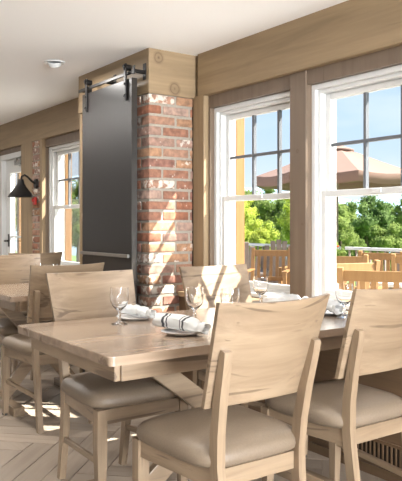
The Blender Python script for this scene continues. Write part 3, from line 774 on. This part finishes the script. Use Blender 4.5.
# timber posts of the pergola
for u, Y, lab in ((237, 5.0, 'orange timber pergola post outside the left window'), (67, 5.0, 'orange timber pergola post outside the far window'), (21, 5.0, 'orange timber pergola post outside the white door')):
    r = (u-CX)/F_PX; d = Y/(FWD.y + RGT.y*r); p = at(u, d)
    po = thing('pergola_post', lab, 'post', (p.x, p.y, DECK), 0, 'orange pergola posts')
    MB().box(-.065, .065, -.065, .065, 0, 3.4, .006).build('shaft', 'orange_wood', po)
    MB().box(-.09, .09, -.09, .09, 0.0, .18, .006).build('base_collar', 'orange_wood', po)
# parasol
ug = at(337, 12.0); um = thing('patio_umbrella', 'brown canvas patio umbrella seen through both windows', 'umbrella', (ug.x, ug.y, -.75))
MB().tube([(0, 0, 0), (0, 0, 3.28)], .025, 12).build('pole', 'grey_wood', um, True)
MB().tube([(0, 0, 0), (0, 0, .07)], [.3, .26], 24).build('base', 'grey_wood', um)
cv = MB(); N8 = 8; rings = []
for rr_, zz in ((.12, 3.29), (.45, 3.18), (.95, 2.98), (1.45, 2.80)):
    ring = []
    for k in range(N8*4):
        a = 2*PI*k/(N8*4)+.2; fr_ = (k % 4)/4; sagr = math.cos(PI/8)/math.cos((fr_-.5)*PI/4); ring.append((rr_*sagr*math.cos(a), rr_*sagr*math.sin(a), zz - .03*rr_*math.sin(fr_*PI)))
    rings.append(ring)
vr = [(x*1.005, y*1.005, z-.17) for x, y, z in rings[-1]]
cv.loft(rings + [vr], cap=False); co = cv.build('canopy', 'canopy', um, True, 25)
so = co.modifiers.new('thick', 'SOLIDIFY'); so.thickness = .006
tp = MB(); tp.lathe([(.001, 3.40), (.05, 3.38), (.16, 3.32), (.30, 3.27), (.30, 3.23)], 16); to = tp.build('top_vent', 'canopy', um, True)
to.modifiers.new('thick', 'SOLIDIFY').thickness = .006
for k in range(8):
    a = 2*PI*k/8+.2; mb = MB(); mb.bar((.03*math.cos(a), .03*math.sin(a), 3.24), (1.42*math.cos(a), 1.42*math.sin(a), 2.765), .015, .02); mb.build('rib', 'grey_wood', um)
# flower pot with red blossoms
fp = thing('flower_pot', 'pot of red flowers outside at the left of the right window', 'flowers', outp(331, 9.5))
MB().lathe([(.001, 0), (.13, 0), (.18, .75), (.165, .75), (.12, .4), (.001, .4)], 18).build('pot', 'grey_wood', fp, True)
mb = MB(); rg = random.Random(3)
for k in range(140):
    v = Vector((rg.gauss(0, .1), rg.gauss(0, .1), .82+abs(rg.gauss(0, .12)))); n_ = Vector((rg.uniform(-1, 1), rg.uniform(-1, 1), rg.uniform(-.2, 1))).normalized(); a = n_.orthogonal().normalized()*.04; b = n_.cross(a)
    mb.bm.faces.new([mb.bm.verts.new(v+q) for q in (a, b, -a, -b)])
tag(mb.build('leaves', 'leaf_mid', fp), kind='stuff')
mb = MB()
for k in range(16):
    v = Vector((rg.gauss(0, .05), rg.gauss(0, .05), 1.0+abs(rg.gauss(0, .06)))); n_ = Vector((rg.uniform(-1, 1), rg.uniform(-1, 1), rg.uniform(0, 1))).normalized(); a = n_.orthogonal().normalized()*.035; b = n_.cross(a)
    mb.bm.faces.new([mb.bm.verts.new(v+q) for q in (a, b, -a, -b)])
tag(mb.build('blossoms', 'red_plastic', fp), kind='stuff')

# ------------------------------------------------------------------ trees
def tree(u, d, vtop, half_px, mat, label, seed, lw=1.0):
    rg = random.Random(seed); p = at(u, d); zg = -.45 - max(0, p.y-9)*.10
    ztop = CAM_H + (HORIZON-vtop)/F_PX*d; rad = half_px/F_PX*d; H = ztop-zg
    t = thing('leafy_tree', label, 'tree', (p.x, p.y, zg), 0, 'trees beyond the deck')
    MB().tube([(0, 0, 0), (.05*rad, .02, H*.3), (0, 0, H*.62)], [.05*rad+.06, .04*rad+.05, .05], 10).build('trunk', 'bark', t, True)
    mb = MB(); clumps = []
    zc, rz = H*.55, H*.45
    for k in range(46):
        th = rg.uniform(0, 2*PI); ph = math.acos(rg.uniform(-1, 1)); q = rg.uniform(.35, .85)
        c = Vector((rad*q*math.sin(ph)*math.cos(th), rad*q*math.sin(ph)*math.sin(th), zc + rz*q*math.cos(ph)*.95)); clumps.append((c, rad*rg.uniform(.24, .40)))
    for c, r in clumps:
        bmesh.ops.create_icosphere(mb.bm, subdivisions=1, radius=r*.72, matrix=Matrix.Translation(c))
        for k in range(150):
            n_ = Vector((rg.gauss(0, 1), rg.gauss(0, 1), rg.gauss(0, 1)+.25)).normalized(); v = c + n_*r*rg.uniform(.70, 1.08)
            nn = (n_ + Vector((rg.uniform(-.8, .8), rg.uniform(-.8, .8), rg.uniform(-.8, .8)))).normalized()
            sz = r*rg.uniform(.09, .17); a = nn.orthogonal().normalized(); b = nn.cross(a); al_ = rg.uniform(0, 6.3)
            e1 = (a*math.cos(al_)+b*math.sin(al_))*sz; e2 = (b*math.cos(al_)-a*math.sin(al_))*sz*.7
            mb.bm.faces.new([mb.bm.verts.new(v+q) for q in (e1, e2, -e1, -e2)])
    me = bpy.data.meshes.new('crown'); mb.bm.to_mesh(me); mb.bm.free(); me.materials.append(M[mat])
    o = link('crown', me, t); tag(o, kind='stuff'); return t
TR = [(238, 24, 172, 22, 'leaf_bright', 'bright yellow-green tree behind the left window, leftmost of its trees'),
      (270, 28, 178, 22, 'leaf_mid', 'mid-green tree in the centre of the left window view'),
      (297, 24, 176, 20, 'leaf_bright', 'bright green tree behind the post between the windows'),
      (222, 40, 160, 24, 'leaf_mid', 'taller green tree at the back left of the left window view'),
      (326, 32, 186, 24, 'leaf_mid', 'green tree at the left of the right window view'),
      (366, 28, 184, 26, 'leaf_dark', 'dark broad tree in the middle of the right window view'),
      (340, 22, 204, 18, 'leaf_mid', 'low bushy tree below the umbrella in the right window'),
      (408, 34, 186, 24, 'leaf_mid', 'mid-green tree at the right edge of the right window'),
      (446, 27, 180, 24, 'leaf_dark', 'dark tree just past the right edge of the view'),
      (386, 22, 216, 20, 'leaf_mid', 'low yellow-green tree above the railing in the right window'),
      (358, 17, 224, 15, 'leaf_mid', 'low green shrub tree behind the two patio chairs'),
      (262, 19, 208, 18, 'leaf_bright', 'low bright shrub tree behind the adirondack chairs'),
      (250, 52, 182, 24, 'leaf_mid', 'distant green tree low behind the umbrella edge in the left window'),
      (292, 50, 186, 24, 'leaf_mid', 'distant green tree hidden mostly by the post between the windows'),
      (345, 50, 192, 26, 'leaf_mid', 'distant green tree behind the umbrella pole'),
      (386, 46, 190, 24, 'leaf_dark', 'distant dark tree in the right window, behind the mid-green trees'),
      (78, 30, 176, 24, 'leaf_mid', 'green tree seen through the far window'),
      (34, 44, 168, 22, 'leaf_dark', 'dark green tree behind the brick strip and post'),
      (2, 34, 180, 22, 'leaf_mid', 'green tree seen through the white door'),
      (122, 42, 170, 24, 'leaf_dark', 'dark tree hidden mostly behind the barn door')]
for i, a in enumerate(TR): tree(*a, seed=20+i)
